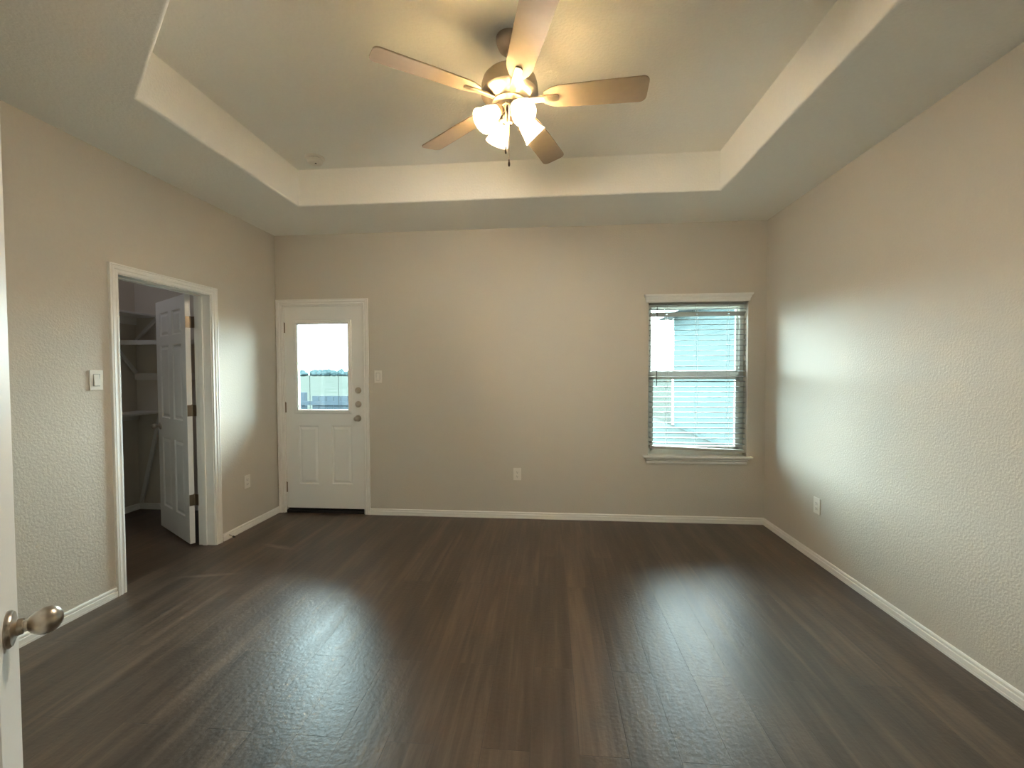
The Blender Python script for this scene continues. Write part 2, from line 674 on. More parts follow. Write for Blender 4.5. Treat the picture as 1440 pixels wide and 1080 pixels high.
# ------------------------------------------------------------------ mouldings
BASE = [(0, 0), (0.014, 0), (0.014, 0.013), (0.0115, 0.0145), (0.0135, 0.016), (0.0125, 0.036), (0.0118, 0.038),
        (0.006, 0.0395), (0.006, 0.0435), (0.010, 0.045), (0.0095, 0.054), (0.006, 0.060), (0, 0.061)]


def base(name, pts, label):
    """pts: list of (position, inward miter vector) along the wall foot"""
    b = MB().extrude(BASE, lambda q, t: t[0] + t[1] * q[0] + Vector((0, 0, q[1])), [(Vector(p), Vector(m)) for p, m in pts])
    return tag(b.build(name, M['trim']), label, 'baseboard', kind='structure')


base('baseboard_back', [((-1.751, D, 0), (0, -1, 0)), ((XR, D, 0), (-1, -1, 0))], 'white baseboard along the far wall')
base('baseboard_right', [((XR, D, 0), (-1, -1, 0)), ((XR, NEARY, 0), (-1, 1, 0))], 'white baseboard along the right wall')
base('baseboard_left', [((XL, 3.2858, 0), (1, 0, 0)), ((XL, D, 0), (1, 0, 0))],
     'short white baseboard between closet and outside door')
base('baseboard_left_near', [((XL, 1.83, 0), (1, 0, 0)), ((XL, 2.4107, 0), (1, 0, 0))], 'white baseboard left of the closet doorway')
base('baseboard_closet_far', [((XC, D, 0), (1, -1, 0)), ((XL - WT, D, 0), (0, -1, 0))], 'white baseboard on the far closet wall')
base('baseboard_closet_deep', [((XC, 1.97, 0), (1, 0, 0)), ((XC, D, 0), (1, -1, 0))], 'white baseboard on the deep closet wall')

# casing profile: (distance from the inner edge, protrusion)
CAS = [(0, 0), (0, 0.009), (0.004, 0.011), (0.012, 0.011), (0.017, 0.0085), (0.022, 0.0085), (0.027, 0.014), (0.040, 0.0155),
       (0.043, 0.0125), (0.046, 0.0125), (0.049, 0.017), (0.056, 0.017), (0.058, 0.014), (0.058, 0)]


def casing(mb, a, b, top, fn, width=0.058, z0=0.0, wa=None):
    k = width / 0.058
    ka = k if wa is None else wa / 0.058
    path = [lambda q: fn(a - q[0] * ka, z0, q[1]), lambda q: fn(a - q[0] * ka, top + q[0] * k, q[1]),
            lambda q: fn(b + q[0] * k, top + q[0] * k, q[1]), lambda q: fn(b + q[0] * k, z0, q[1])]
    return mb.extrude(CAS, lambda q, t: t(q), path)


# closet casing, jambs and stop
tr = thing('trim_1', (XL, CL0, 0), 'white moulded casing around the closet doorway', 'door trim', kind='structure')
casing(MB(), CL0 + 0.006, CL1 - 0.006, CLH - 0.006, lambda u, v, d: (XL + d, u, v)).build('casing', M['trim'], tr)
j = MB()
JX0 = XL - WT
j.box((JX0, CL0 - 0.001, 0), (XL + 0.0, CL0 + 0.012, CLH))
j.box((JX0, CL1 - 0.012, 0), (XL + 0.0, CL1 + 0.001, CLH))
j.box((JX0, CL0, CLH - 0.012), (XL + 0.0, CL1, CLH + 0.001))
j.build('jamb', M['trim'], tr, bevel=0.001)
j = MB()
SX0, SX1 = JX0 + 0.040, JX0 + 0.075
j.box((SX0, CL0 + 0.012, 0), (SX1, CL0 + 0.022, CLH - 0.012))
j.box((SX0, CL1 - 0.022, 0), (SX1, CL1 - 0.012, CLH - 0.012))
j.box((SX0, CL0 + 0.012, CLH - 0.022), (SX1, CL1 - 0.012, CLH - 0.012))
j.build('door_stop_strip', M['trim'], tr, bevel=0.002)

# exterior door casing, jamb, threshold
tr = thing('trim_2', (ED0, D, 0), 'white casing around the outside door', 'door trim', kind='structure')
casing(MB(), ED0 + 0.008, ED1 - 0.008, EDH - 0.010, lambda u, v, d: (u, D - d, v), width=0.055, wa=0.062).build('casing', M['trim'], tr)
j = MB()
j.box((ED0 - 0.001, D + 0.001, 0), (ED0 + 0.018, D + EW, EDH))
j.box((ED1 - 0.018, D + 0.001, 0), (ED1 + 0.001, D + EW, EDH))
j.box((ED0, D + 0.001, EDH - 0.018), (ED1, D + EW, EDH + 0.001))
j.build('jamb', M['trim'], tr)
MB().box((ED0 + 0.018, D + 0.0, 0), (ED1 - 0.018, D + EW, 0.028)).box((ED0 + 0.018, D + 0.035, 0.027), (ED1 - 0.018, D + 0.075, 0.060)).build(
    'threshold', M['threshold'], tr, bevel=0.003)


# ------------------------------------------------------------------ panelled door slab
def panel_slab(mb, mtx, w, h, t, panels, back=True):
    """slab in local coords: x 0..w, z 0..h, front face at y = 0, back at y = t; each panel recessed and raised"""
    us = sorted({0, w} | {p[0] for p in panels} | {p[1] for p in panels})
    ws = sorted({0, h} | {p[2] for p in panels} | {p[3] for p in panels})
    inp = lambda u, v: any(p[0] < u < p[1] and p[2] < v < p[3] for p in panels)
    for y, s in ((0, 1), (t, -1)):
        if s == -1 and not back:
            mb.add([(0, y, 0), (w, y, 0), (w, y, h), (0, y, h)], [(0, 1, 2, 3)], mtx)
            continue
        for i in range(len(us) - 1):
            for k in range(len(ws) - 1):
                a, b, c, d = us[i], us[i + 1], ws[k], ws[k + 1]
                if not inp((a + b) / 2, (c + d) / 2):
                    mb.add([(a, y, c), (b, y, c), (b, y, d), (a, y, d)], [(0, 1, 2, 3)], mtx)
        for a, b, c, d in panels:
            steps = [(0, 0), (0.006, 0.010), (0.014, 0.0115), (0.036, 0.003)]
            vs = []
            for q, dep in steps:
                yy = y + s * dep
                vs += [(a + q, yy, c + q), (b - q, yy, c + q), (b - q, yy, d - q), (a + q, yy, d - q)]
            fs = [(i * 4 + k, i * 4 + (k + 1) % 4, (i + 1) * 4 + (k + 1) % 4, (i + 1) * 4 + k) for i in range(3) for k in range(4)]
            fs.append((12, 13, 14, 15))
            mb.add(vs, fs, mtx)
    for a, b in (((0, 0), (w, 0)), ((w, 0), (w, h)), ((w, h), (0, h)), ((0, h), (0, 0))):
        mb.add([(a[0], 0, a[1]), (b[0], 0, b[1]), (b[0], t, b[1]), (a[0], t, a[1])], [(0, 1, 2, 3)], mtx)
    return mb


def six_panels(w, h, margin=None):
    m_, c = margin or 0.105 * w / 0.74, 0.095 * w / 0.74
    pw = (w - 2 * m_ - c) / 2
    out = []
    for x0 in (m_, m_ + pw + c):
        for z0, z1 in ((0.205, 0.825), (1.0, 1.635), (1.72, 1.925)):
            out.append((x0, x0 + pw, z0 * h / 2.03, z1 * h / 2.03))
    return out


ROSE = [(0.0, 0), (0.033, 0), (0.033, 0.004), (0.030, 0.008), (0.022, 0.010), (0.015, 0.013), (0.0135, 0.020)]


def egg(r, l, z0, n=12):
    """egg-shaped knob profile from z0"""
    out = []
    for i in range(n + 1):
        a = math.pi * i / n
        z = z0 + l * (1 - math.cos(a)) / 2
        out.append((max(0.0005, r * math.sin(a) * (1 + 0.12 * math.cos(a * 1.0 + math.pi))), z))
    return out


def knob_set(parent, o, n, side, s=1.0, name='knob'):
    """round rose and egg knob; n points away from the door, side is the egg's long axis"""
    mt = aim(o, n)
    k = MB().lathe([(max(0.0005, r * s), z * s) for r, z in ROSE], mt, 28).build(name, M['nickel'], parent, origin=o, smooth=True)
    neck = [(0.0105 * s, 0.014 * s), (0.0095 * s, 0.020 * s), (0.012 * s, 0.028 * s)]
    mb = MB().lathe(neck, mt, 20)
    mb.lathe([(r * s, z * s) for r, z in egg(0.0245, 0.050, 0.022)], mt, 28)
    g = mb.build('grip', M['nickel'], k, smooth=True)
    return k


def hinge(parent, p, ax, leaf1, leaf2, hgt=0.09, wid=0.034, name='hinge'):
    """butt hinge at p: knuckle barrel plus two leaves lying along leaf1 and leaf2"""
    mb = MB()
    p = Vector(p)
    mb.lathe([(0.0055, -hgt / 2), (0.0055, hgt / 2), (0.0035, hgt / 2 + 0.006)], Matrix.Translation(p), 14)
    for lf, nn in (leaf1, leaf2):
        lf, nn = Vector(lf).normalized(), Vector(nn).normalized()
        mb.box((0.002, 0.0, -hgt / 2), (wid, 0.0022, hgt / 2), frame(p, lf, nn, Vector((0, 0, 1))))
    return mb.build(name, M['bronze'], parent, origin=p, bevel=0.0008)


# ------------------------------------------------------------------ door_1: half-glazed outside door
EX0, EX1, EZ0, EZ1 = -2.6068, -1.8089, 0.0463, 2.0461
FY = D + 0.012
d1 = thing('door_1', ((EX0 + EX1) / 2, FY, 0), 'white outside door with a tall window and two lower panels', 'door', kind='structure')
GL0, GL1, GB, GT = -2.481, -1.955, 1.023, 1.875
fr0, fr1, frb, frt = -2.509, -1.915, 0.987, 1.917
us = [EX0, GL0, GL1, EX1]
mb = MB()
# slab in three pieces around the lite, panels below
mt = Matrix.Translation((EX0, FY, EZ0))
W_, Hl = EX1 - EX0, GB - EZ0
pan = [(-2.477 - EX0, -2.272 - EX0, 0.286 - EZ0, 0.867 - EZ0), (-2.137 - EX0, -1.930 - EX0, 0.290 - EZ0, 0.870 - EZ0)]
panel_slab(mb, mt, W_, Hl, 0.044, pan)
mb.box((EX0, FY, GB), (GL0, FY + 0.044, EZ1)).box((GL1, FY, GB), (EX1, FY + 0.044, EZ1)).box((GL0, FY, GT), (GL1, FY + 0.044, EZ1))
mb.build('door_slab', M['door'], d1)
# lite surround
lf = [(0, 0), (0.0, 0.010), (0.006, 0.014), (0.012, 0.014), (0.020, 0.008), (0.026, 0.010), (0.032, 0.006), (0.034, 0)]
mb = MB()


def ring(mb, a, b, c, d, prof, fn, kw=1.0):
    """closed rectangular moulding around the opening a..b, c..d"""
    n = len(prof)
    vs, fs = [], []
    for sx, sz in ((a, c), (b, c), (b, d), (a, d)):
        for q, dep in prof:
            q *= kw
            x = sx - q if sx == a else sx + q
            z = sz - q if sz == c else sz + q
            vs.append(fn(x, z, dep))
    for i in range(4):
        i2 = (i + 1) % 4
        for k in range(n - 1):
            fs.append((i * n + k, i2 * n + k, i2 * n + k + 1, i * n + k + 1))
    return mb.add(vs, fs)


ring(mb, GL0, GL1, GB, GT, [(-0.006, -0.02), (-0.006, 0.002)] + lf, lambda x, z, d: (x, FY - d, z))
mb.build('glass_surround', M['door'], d1)
MB().box((GL0, FY + 0.016, GB), (GL1, FY + 0.026, GT)).build('glass_pane', M['glass'], d1)
# blind cords sealed in the glass
for nm, x, za, zb in (('blind_cord', -2.372, GB, GT), ('blind_cord', -2.075, GB, GT), ('blind_wand', -2.225, 1.44, 1.60)):
    MB().box((x - 0.0018, FY + 0.030, za), (x + 0.0018, FY + 0.034, zb)).build(nm, M['cord'], d1)
# two deadbolts and the knob
for z in (1.219, 1.083):
    p = Vector((-1.858, FY, z))
    mt = aim(p, (0, -1, 0))
    k = MB().lathe([(0.0005, 0), (0.031, 0), (0.031, 0.006), (0.026, 0.014), (0.023, 0.016), (0.0005, 0.017)], mt, 28).build('deadbolt', M['nickel'], d1, origin=p, smooth=True)
    MB().box((-0.005, -0.016, 0.015), (0.005, 0.016, 0.030), mt).build('thumb_turn', M['nickel'], k, bevel=0.002)
knob_set(d1, Vector((-1.862, FY, 0.944)), (0, -1, 0), None, 0.95)
for z in (1.838, 1.049, 0.253):
    hinge(d1, (EX0 - 0.004, FY - 0.003, z), None, ((1, 0, 0), (0, 1, 0)), ((-1, 0, 0), (0, 1, 0)), 0.10, 0.011)

# ------------------------------------------------------------------ door_2: six panel closet door, open into the closet
PIN = Vector((-2.852, 3.199, 0))
dd = Vector((-0.853, 0.522, 0)).normalized()            # along the open leaf
dn = Vector((-dd.y, dd.x, 0))                           # into the slab away from its room-side face
if dn.y < 0:
    dn = -dn
d2 = thing('door_2', PIN, 'white six-panel closet door standing open into the dark closet', 'door', kind='structure')
CW, CH = 0.735, 2.003
front = PIN - dn * 0.035 + dd * 0.004
mt = frame(front + Vector((0, 0, 0.018)), dd, dn, Vector((0, 0, 1)))
panel_slab(MB(), mt, CW, CH, 0.035, six_panels(CW, CH)).build('door_slab', M['door'], d2)
kp = front + dd * (CW - 0.062) + Vector((0, 0, 0.925))
knob_set(d2, kp, -dn, None, 0.95)
knob_set(d2, kp + dn * 0.035, dn, None, 0.95)
for z in (1.80, 1.092, 0.37):
    hinge(d2, (PIN.x, PIN.y, z), None, (-dn, dd), ((1, 0, 0), (0, -1, 0)), 0.09, 0.034)

# ------------------------------------------------------------------ door_3: entry door beside the camera
E0 = Vector((-1.038, 0.7406, 0))                         # free edge, room face
ed = Vector((0.7071, -0.7071, 0))                       # towards the hinges
en = Vector((0.7071, 0.7071, 0))                        # room-facing normal
d3 = thing('door_3', E0 + ed * 0.81, 'white entry door swung open at the left edge', 'door', kind='structure')
mt = frame(E0 + Vector((0, 0, 0.015)), ed, -en, Vector((0, 0, 1)))
panel_slab(MB(), mt, 0.81, 2.02, 0.035, six_panels(0.81, 2.02, 0.14)).build('door_slab', M['door'], d3)
kp = E0 + ed * 0.081 + Vector((0, 0, 0.925))
knob_set(d3, kp, en, None)
knob_set(d3, kp - en * 0.035, -en, None)

# ------------------------------------------------------------------ window_1 with frame, panes, stool and head
wn = thing('window_1', ((WN0 + WN1) / 2, D, WNB), 'white single-hung window behind a half-open slat blind', 'window', kind='structure')
FY0, FY1 = D + 0.085, D + 0.15
mb = MB()
fw = 0.035
mb.box((WN0, FY0, WNB), (WN0 + fw, FY1, WNT)).box((WN1 - fw, FY0, WNB), (WN1, FY1, WNT))
mb.box((WN0 + fw, FY0, WNT - fw), (WN1 - fw, FY1, WNT)).box((WN0 + fw, FY0, WNB), (WN1 - fw, FY1, WNB + fw))
mb.build('window_frame', M['vinyl'], wn, bevel=0.003)
MZ0, MZ1 = 1.318, 1.402
sa = MB()
a, b = WN0 + fw, WN1 - fw
sa.box((a, FY0 + 0.005, MZ0), (b, FY0 + 0.038, MZ0 + 0.042)).box((a, FY0 + 0.005, WNB + fw), (b, FY0 + 0.038, WNB + fw + 0.045))
sa.box((a, FY0 + 0.005, WNB + fw), (a + 0.03, FY0 + 0.038, MZ0 + 0.042)).box((b - 0.03, FY0 + 0.005, WNB + fw), (b, FY0 + 0.038, MZ0 + 0.042))
s1 = sa.build('lower_sash', M['vinyl'], wn, bevel=0.002)
MB().box((a + 0.03, FY0 + 0.018, WNB + fw + 0.045), (b - 0.03, FY0 + 0.024, MZ0)).build('glass_pane', M['glass'], s1)
sb = MB()
sb.box((a, FY0 + 0.04, MZ1 - 0.045), (b, FY1, MZ1)).box((a, FY0 + 0.04, WNT - fw - 0.02), (b, FY1, WNT - fw))
sb.box((a, FY0 + 0.04, MZ1), (a + 0.018, FY1, WNT - fw)).box((b - 0.018, FY0 + 0.04, MZ1), (b, FY1, WNT - fw))
s2 = sb.build('upper_sash', M['vinyl'], wn, bevel=0.002)
MB().box((a + 0.018, FY0 + 0.05, MZ1), (b - 0.018, FY0 + 0.056, WNT - fw - 0.02)).build('glass_pane', M['glass'], s2)
st = MB().box((0.864, D - 0.045, WNB - 0.011), (1.829, D + 0.0, WNB + 0.008)).box((WN0, D - 0.001, WNB - 0.011), (WN1, D + 0.09, WNB + 0.004))
st.build('window_sill', M['trim'], wn, bevel=0.004)


def crown(x0, x1, prof, flip=1):
    """mitred moulding with returns: prof = (projection, z)"""
    mb = MB()
    p = [(x0, 1), (x0, 0), (x1, 0), (x1, 1)]
    mb.extrude(prof, lambda q, t: {0: (x0 - q[0] * 0.55, D, q[1]), 1: (x0 - q[0] * 0.55, D - q[0], q[1]),
                                   2: (x1 + q[0] * 0.55, D - q[0], q[1]), 3: (x1 + q[0] * 0.55, D, q[1])}[t], [0, 1, 2, 3])
    return mb


AZ = WNB - 0.011
crown(0.905, 1.782, [(0.0, AZ), (0.034, AZ), (0.034, AZ - 0.006), (0.020, AZ - 0.014), (0.022, AZ - 0.022), (0.012, AZ - 0.034),
                     (0.014, AZ - 0.040), (0.010, AZ - 0.056), (0.0, AZ - 0.056)]).build('apron', M['trim'], wn)
HZ = WNT - 0.004
crown(0.898, 1.796, [(0.0, HZ), (0.010, HZ), (0.014, HZ + 0.012), (0.014, HZ + 0.026), (0.024, HZ + 0.036), (0.026, HZ + 0.046), (0.040, HZ + 0.058),
                     (0.043, HZ + 0.070), (0.0, HZ + 0.070)]).build('head_moulding', M['trim'], wn)

# unseen hall window, added behind the camera to send daylight into the closet
w2 = thing('added_hall_window', (0.96, (HW0 + HW1) / 2, HWB), 'unseen white hall window added behind the entry for its daylight', 'window', kind='structure')
mb = MB()
mb.box((1.0, HW0, HWB), (1.06, HW0 + 0.04, HWT)).box((1.0, HW1 - 0.04, HWB), (1.06, HW1, HWT)).box((1.0, HW0 + 0.04, HWB), (1.06, HW1 - 0.04, HWB + 0.04)).box(
    (1.0, HW0 + 0.04, HWT - 0.04), (1.06, HW1 - 0.04, HWT))
mb.build('window_frame', M['vinyl'], w2)
MB().box((1.025, HW0 + 0.04, HWB + 0.04), (1.031, HW1 - 0.04, HWT - 0.04)).build('glass_pane', M['glass'], w2)

# ------------------------------------------------------------------ slat blind
BY = D + 0.045
BX0, BX1 = WN0 + 0.018, WN1 - 0.008
bl = thing('window_blind', ((BX0 + BX1) / 2, BY, WNB), 'pale two-inch slat blind, its slats coloured darker as if backlit, lowered in the window, its bottom rail hanging crooked', 'blind')
PITCH = 0.0475
ztop = 2.013
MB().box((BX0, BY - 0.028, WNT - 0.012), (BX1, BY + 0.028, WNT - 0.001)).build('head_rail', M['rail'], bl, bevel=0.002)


def slat(mb, z, ang, holes=False, dz=0.0):
    """curved slat; ang = tilt about X"""
    t = 0.0042
    ca, sa_ = math.cos(ang), math.sin(ang)

    def pt(u, w, s):
        yy = w * 0.050
        zz = 0.0012 * (1 - (2 * w) ** 2) - s * t
        f = (u - BX0) / (BX1 - BX0)
        return (u, BY + yy * ca - zz * sa_, z + yy * sa_ + zz * ca + dz * (f - 0.5))
    us = [BX0]
    for hx in HOLES:
        us += [hx - 0.007, hx + 0.007]
    us.append(BX1)
    ws = [-0.5, -0.3, -0.13, 0.13, 0.3, 0.5]
    mb.sheet(us, ws, pt, lambda i, j: not (holes and i in (1, 3, 5) and j == 2))


HOLES = (BX0 + 0.155, (BX0 + BX1) / 2, BX1 - 0.145)
sl = MB()
k = 0
z = ztop
tilted = None
while z > WNB + 0.09:
    if k == 2:
        tilted = z
    else:
        slat(sl, z, R(4), dz=-0.012 if z < WNB + 0.13 else 0.0)
    z -= PITCH
    k += 1
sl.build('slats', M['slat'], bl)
ts = MB()  # same kind of slat, left paler where its face turns to the room
slat(ts, tilted + 0.002, R(-42), True)
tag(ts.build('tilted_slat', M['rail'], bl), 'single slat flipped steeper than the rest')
zb = WNB + 0.066
br = MB()
br.add([(BX0, BY - 0.026, zb - 0.014 + 0.016), (BX1, BY - 0.026, zb - 0.014 - 0.018), (BX1, BY + 0.026, zb - 0.014 - 0.018), (BX0, BY + 0.026, zb - 0.014 + 0.016),
        (BX0, BY - 0.026, zb + 0.010 + 0.016), (BX1, BY - 0.026, zb + 0.010 - 0.018), (BX1, BY + 0.026, zb + 0.010 - 0.018), (BX0, BY + 0.026, zb + 0.010 + 0.016)],
       [(0, 3, 2, 1), (4, 5, 6, 7), (0, 1, 5, 4), (1, 2, 6, 5), (2, 3, 7, 6), (3, 0, 4, 7)])
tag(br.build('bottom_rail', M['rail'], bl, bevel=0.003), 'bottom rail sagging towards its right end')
for hx in HOLES:
    cd = MB()
    for yy in (-0.027, 0.027):
        cd.box((hx - 0.0009, BY + yy - 0.0009, zb), (hx + 0.0009, BY + yy + 0.0009, WNT - 0.01))
    cd.build('ladder_cord', M['ladder'], bl)
MB().tube([(0.9915, BY - 0.040, 1.99), (0.9895, BY - 0.042, 1.26)], 0.0036, 8).build('tilt_wand', M['darkslot'], bl, smooth=True)

# ------------------------------------------------------------------ plates on the walls
def plate_frame(c, n):
    n = Vector(n)
    return frame(Vector(c), Vector((0, 0, 1)).cross(n), Vector((0, 0, 1)), n)


def switch(c, n, label, w_=0.076, h_=0.120):
    s = thing('light_switch', c, label, 'light switch', 'rocker light switches')
    mt = plate_frame(c, n)
    MB().box((-w_ / 2, -h_ / 2, 0), (w_ / 2, h_ / 2, 0.006), mt).build('plate', M['plastic'], s, bevel=0.0025)
    rk = MB()
    rk.add([(-0.017, -0.034, 0.005), (0.017, -0.034, 0.005), (0.017, 0.034, 0.005), (-0.017, 0.034, 0.005),
            (-0.016, -0.033, 0.013), (0.016, -0.033, 0.013), (0.016, 0.033, 0.0075), (-0.016, 0.033, 0.0075)],
           [(0, 3, 2, 1), (4, 5, 6, 7), (0, 1, 5, 4), (1, 2, 6, 5), (2, 3, 7, 6), (3, 0, 4, 7)], mt)
    rk.build('rocker', M['plastic'], s, bevel=0.001)
    fr = MB()
    ring(fr, -0.0175, 0.0175, -0.0345, 0.0345, [(0, 0.0058), (0, 0.0064), (0.0016, 0.0064)], lambda x, y, d: mt @ Vector((x, y, d)))
    fr.build('rocker_gap', M['darkslot'], s)
    return s


def outlet(c, n, label, w_=0.074, h_=0.117):
    s = thing('wall_outlet', c, label, 'outlet', 'duplex wall outlets')
    mt = plate_frame(c, n)
    MB().box((-w_ / 2, -h_ / 2, 0), (w_ / 2, h_ / 2, 0.006), mt).build('plate', M['plastic'], s, bevel=0.0025)
    for zc in (0.0195, -0.0195):
        m2 = mt @ Matrix.Translation((0, zc, 0))
        rc = MB().lathe([(0.0005, 0.005), (0.0172, 0.005), (0.0172, 0.0078), (0.0165, 0.0085), (0.0005, 0.0085)], m2 @ Matrix.Diagonal((1, 0.86, 1, 1)), 24).build(
            'receptacle', M['plastic'], s, smooth=True)
        sl = MB()
        for x, hh in ((-0.0065, 0.0085), (0.0065, 0.0068)):
            sl.box((x - 0.0012, 0.0015 - hh / 2, 0.0080), (x + 0.0012, 0.0015 + hh / 2, 0.0088), m2)
        sl.lathe([(0.0028, 0.0080), (0.0028, 0.0088)], m2 @ Matrix.Translation((0, -0.0085, 0)), 12)
        sl.build('slots', M['darkslot'], rc)
    return s


switch((-1.6495, D, 1.3525), (0, -1, 0), 'white rocker light switch right of the outside door')
switch((XL, 2.327, 1.352), (1, 0, 0), 'white rocker light switch left of the closet doorway')
outlet((-0.298, D, 0.424), (0, -1, 0), 'white outlet low on the middle of the far wall')
outlet((XR, 3.264, 0.412), (-1, 0, 0), 'white outlet low on the right wall')
outlet((XL, 3.583, 0.423), (1, 0, 0), 'white outlet on the left wall between closet and outside door')

# door stop screwed to the baseboard
ds = thing('door_stop', (XL + 0.012, 3.33, 0.030), 'small dark rod door stop on the baseboard beside the closet casing', 'door stop')
MB().tube([(XL + 0.010, 3.345, 0.034), (XL + 0.070, 3.318, 0.030)], 0.0035, 10).build('rod', M['nickel'], ds, smooth=True)
MB().tube([(XL + 0.066, 3.320, 0.0303), (XL + 0.082, 3.3126, 0.0295)], 0.0075, 12).build('tip', M['darkslot'], ds, smooth=True)

# ------------------------------------------------------------------ smoke detector
sd = thing('smoke_detector', (-1.772, 3.165, H2), 'round white smoke detector on the raised ceiling by its far left corner', 'smoke detector')
mt = frame(Vector((-1.772, 3.165, H2)), (1, 0, 0), (0, -1, 0), (0, 0, -1))
MB().lathe([(0.0005, 0), (0.070, 0), (0.070, 0.008), (0.066, 0.012), (0.058, 0.013), (0.0005, 0.013)], mt, 40).build('base', M['detector'], sd, smooth=True)
MB().lathe([(0.053, 0.012), (0.053, 0.016)], mt, 40).build('vent_gap', M['darkslot'], sd, smooth=True)
MB().lathe([(0.0005, 0.016), (0.057, 0.016), (0.056, 0.030), (0.050, 0.042), (0.040, 0.047), (0.0005, 0.049)], mt, 40).build('cover', M['detector'], sd, smooth=True)
MB().lathe([(0.0005, 0.047), (0.006, 0.047), (0.006, 0.051), (0.0005, 0.051)], mt @ Matrix.Translation((0.012, 0.012, 0)), 16).build('test_button', M['darkslot'], sd, smooth=True)

# ------------------------------------------------------------------ ceiling fan
FX, FYc, BZ = -0.19, 2.14, 2.73
fan = thing('ceiling_fan', (FX, FYc, H2), 'brushed nickel five-blade ceiling fan with four lit glass shades', 'ceiling fan')
C0 = Matrix.Translation((FX, FYc, 0))
MB().lathe([(0.066, H2), (0.066, H2 - 0.012), (0.062, H2 - 0.030), (0.050, H2 - 0.055), (0.034, H2 - 0.070), (0.026, H2 - 0.074), (0.014, H2 - 0.075)], C0, 40).build(
    'canopy', M['fanmetal'], fan, smooth=True)
MB().lathe([(0.0135, H2 - 0.07), (0.0135, 2.855)], C0, 20).lathe([(0.020, 2.895), (0.024, 2.880), (0.024, 2.860), (0.030, 2.853)], C0, 28).build(
    'downrod', M['fanmetal'], fan, smooth=True)
MB().lathe([(0.028, 2.862), (0.075, 2.858), (0.112, 2.846), (0.130, 2.826), (0.138, 2.800), (0.141, 2.765), (0.141, 2.757), (0.134, 2.750),
            (0.130, 2.748), (0.108, 2.735), (0.104, 2.735), (0.098, 2.731), (0.088, 2.724), (0.084, 2.716)], C0, 56).build('motor_housing', M['fanmetal'], fan, smooth=True)
MB().lathe([(0.086, 2.722), (0.086, 2.712), (0.070, 2.702), (0.066, 2.700), (0.064, 2.680), (0.061, 2.678), (0.058, 2.681), (0.057, 2.694), (0.020, 2.697)], C0, 48).build(
    'switch_housing', M['fanmetal'], fan, smooth=True)
hub = MB()
hub.lathe([(0.022, 2.700), (0.022, 2.668), (0.034, 2.662), (0.038, 2.650), (0.036, 2.636), (0.024, 2.626), (0.012, 2.622), (0.010, 2.612), (0.0005, 2.608)], C0, 32)
hub.build('light_hub', M['fanmetal'], fan, smooth=True)

# blades (underside faces the room)
def blade_outline():
    r0, r1 = 0.165, 0.662
    wr, wt_ = 0.056, 0.070
    pts = []
    for k in range(7):                                   # root right corner to left: rounded shoulders
        pass
    def corner(cx, cy, r, a0, a1, n=6):
        return [(cx + r * math.cos(R(a0 + (a1 - a0) * i / n)), cy + r * math.sin(R(a0 + (a1 - a0) * i / n))) for i in range(n + 1)]
    rc, rr = 0.030, 0.030
    pts += corner(r1 - rc, wt_ - rc, rc, 90, 0)
    pts += corner(r1 - rc, -wt_ + rc, rc, 0, -90)
    pts += [(0.40, -0.066)]
    pts += [(0.235, -wr - 0.004), (0.205, -wr + 0.004), (0.175, -0.036)]
    pts += corner(r0 + 0.014, -0.020, 0.014, 230, 180, 3)
    pts += corner(r0 + 0.014, 0.020, 0.014, 180, 130, 3)
    pts += [(0.175, 0.036), (0.205, wr - 0.004), (0.235, wr + 0.004), (0.40, 0.066)]
    return pts


for i in range(5):
    a = R(-2.4 + 72 * i)
    mt = C0 @ Matrix.Translation((0, 0, BZ)) @ Matrix.Rotation(a, 4, 'Z') @ Matrix.Rotation(R(-13), 4, 'X')
    ol = blade_outline()
    n = len(ol)
    vs = [(x, y, 0.0) for x, y in ol] + [(x, y, 0.006) for x, y in ol]
    fs = [tuple(range(n)), tuple(reversed(range(n, 2 * n)))] + [(k, (k + 1) % n, n + (k + 1) % n, n + k) for k in range(n)]
    b_ = MB().add(vs, fs, mt).build('blade', M['blade'], fan, origin=Vector((FX, FYc, BZ)))
    ir = MB()
    # bracket under the blade root: flat rounded arm with a raised rim
    arm = [(0.070, -0.014), (0.120, -0.0165), (0.225, -0.0175), (0.236, -0.016), (0.242, -0.009), (0.242, 0.009), (0.236, 0.016), (0.225, 0.0175), (0.120, 0.0165), (0.070, 0.014)]
    m = len(arm)
    lo = []
    for x, y in arm:
        f = min(1, max(0, (x - 0.07) / 0.1))
        lo.append((x, y, -0.012 + 0.003 * f))
    hi = [(x, y, -0.0005) for x, y in arm]
    ir.add(lo + hi, [tuple(reversed(range(m))), tuple(range(m, 2 * m))] + [(k, (k + 1) % m, m + (k + 1) % m, m + k) for k in range(m)], mt)
    ir.build('blade_bracket', M['fanmetal'], b_, origin=Vector((FX, FYc, BZ)), bevel=0.002)

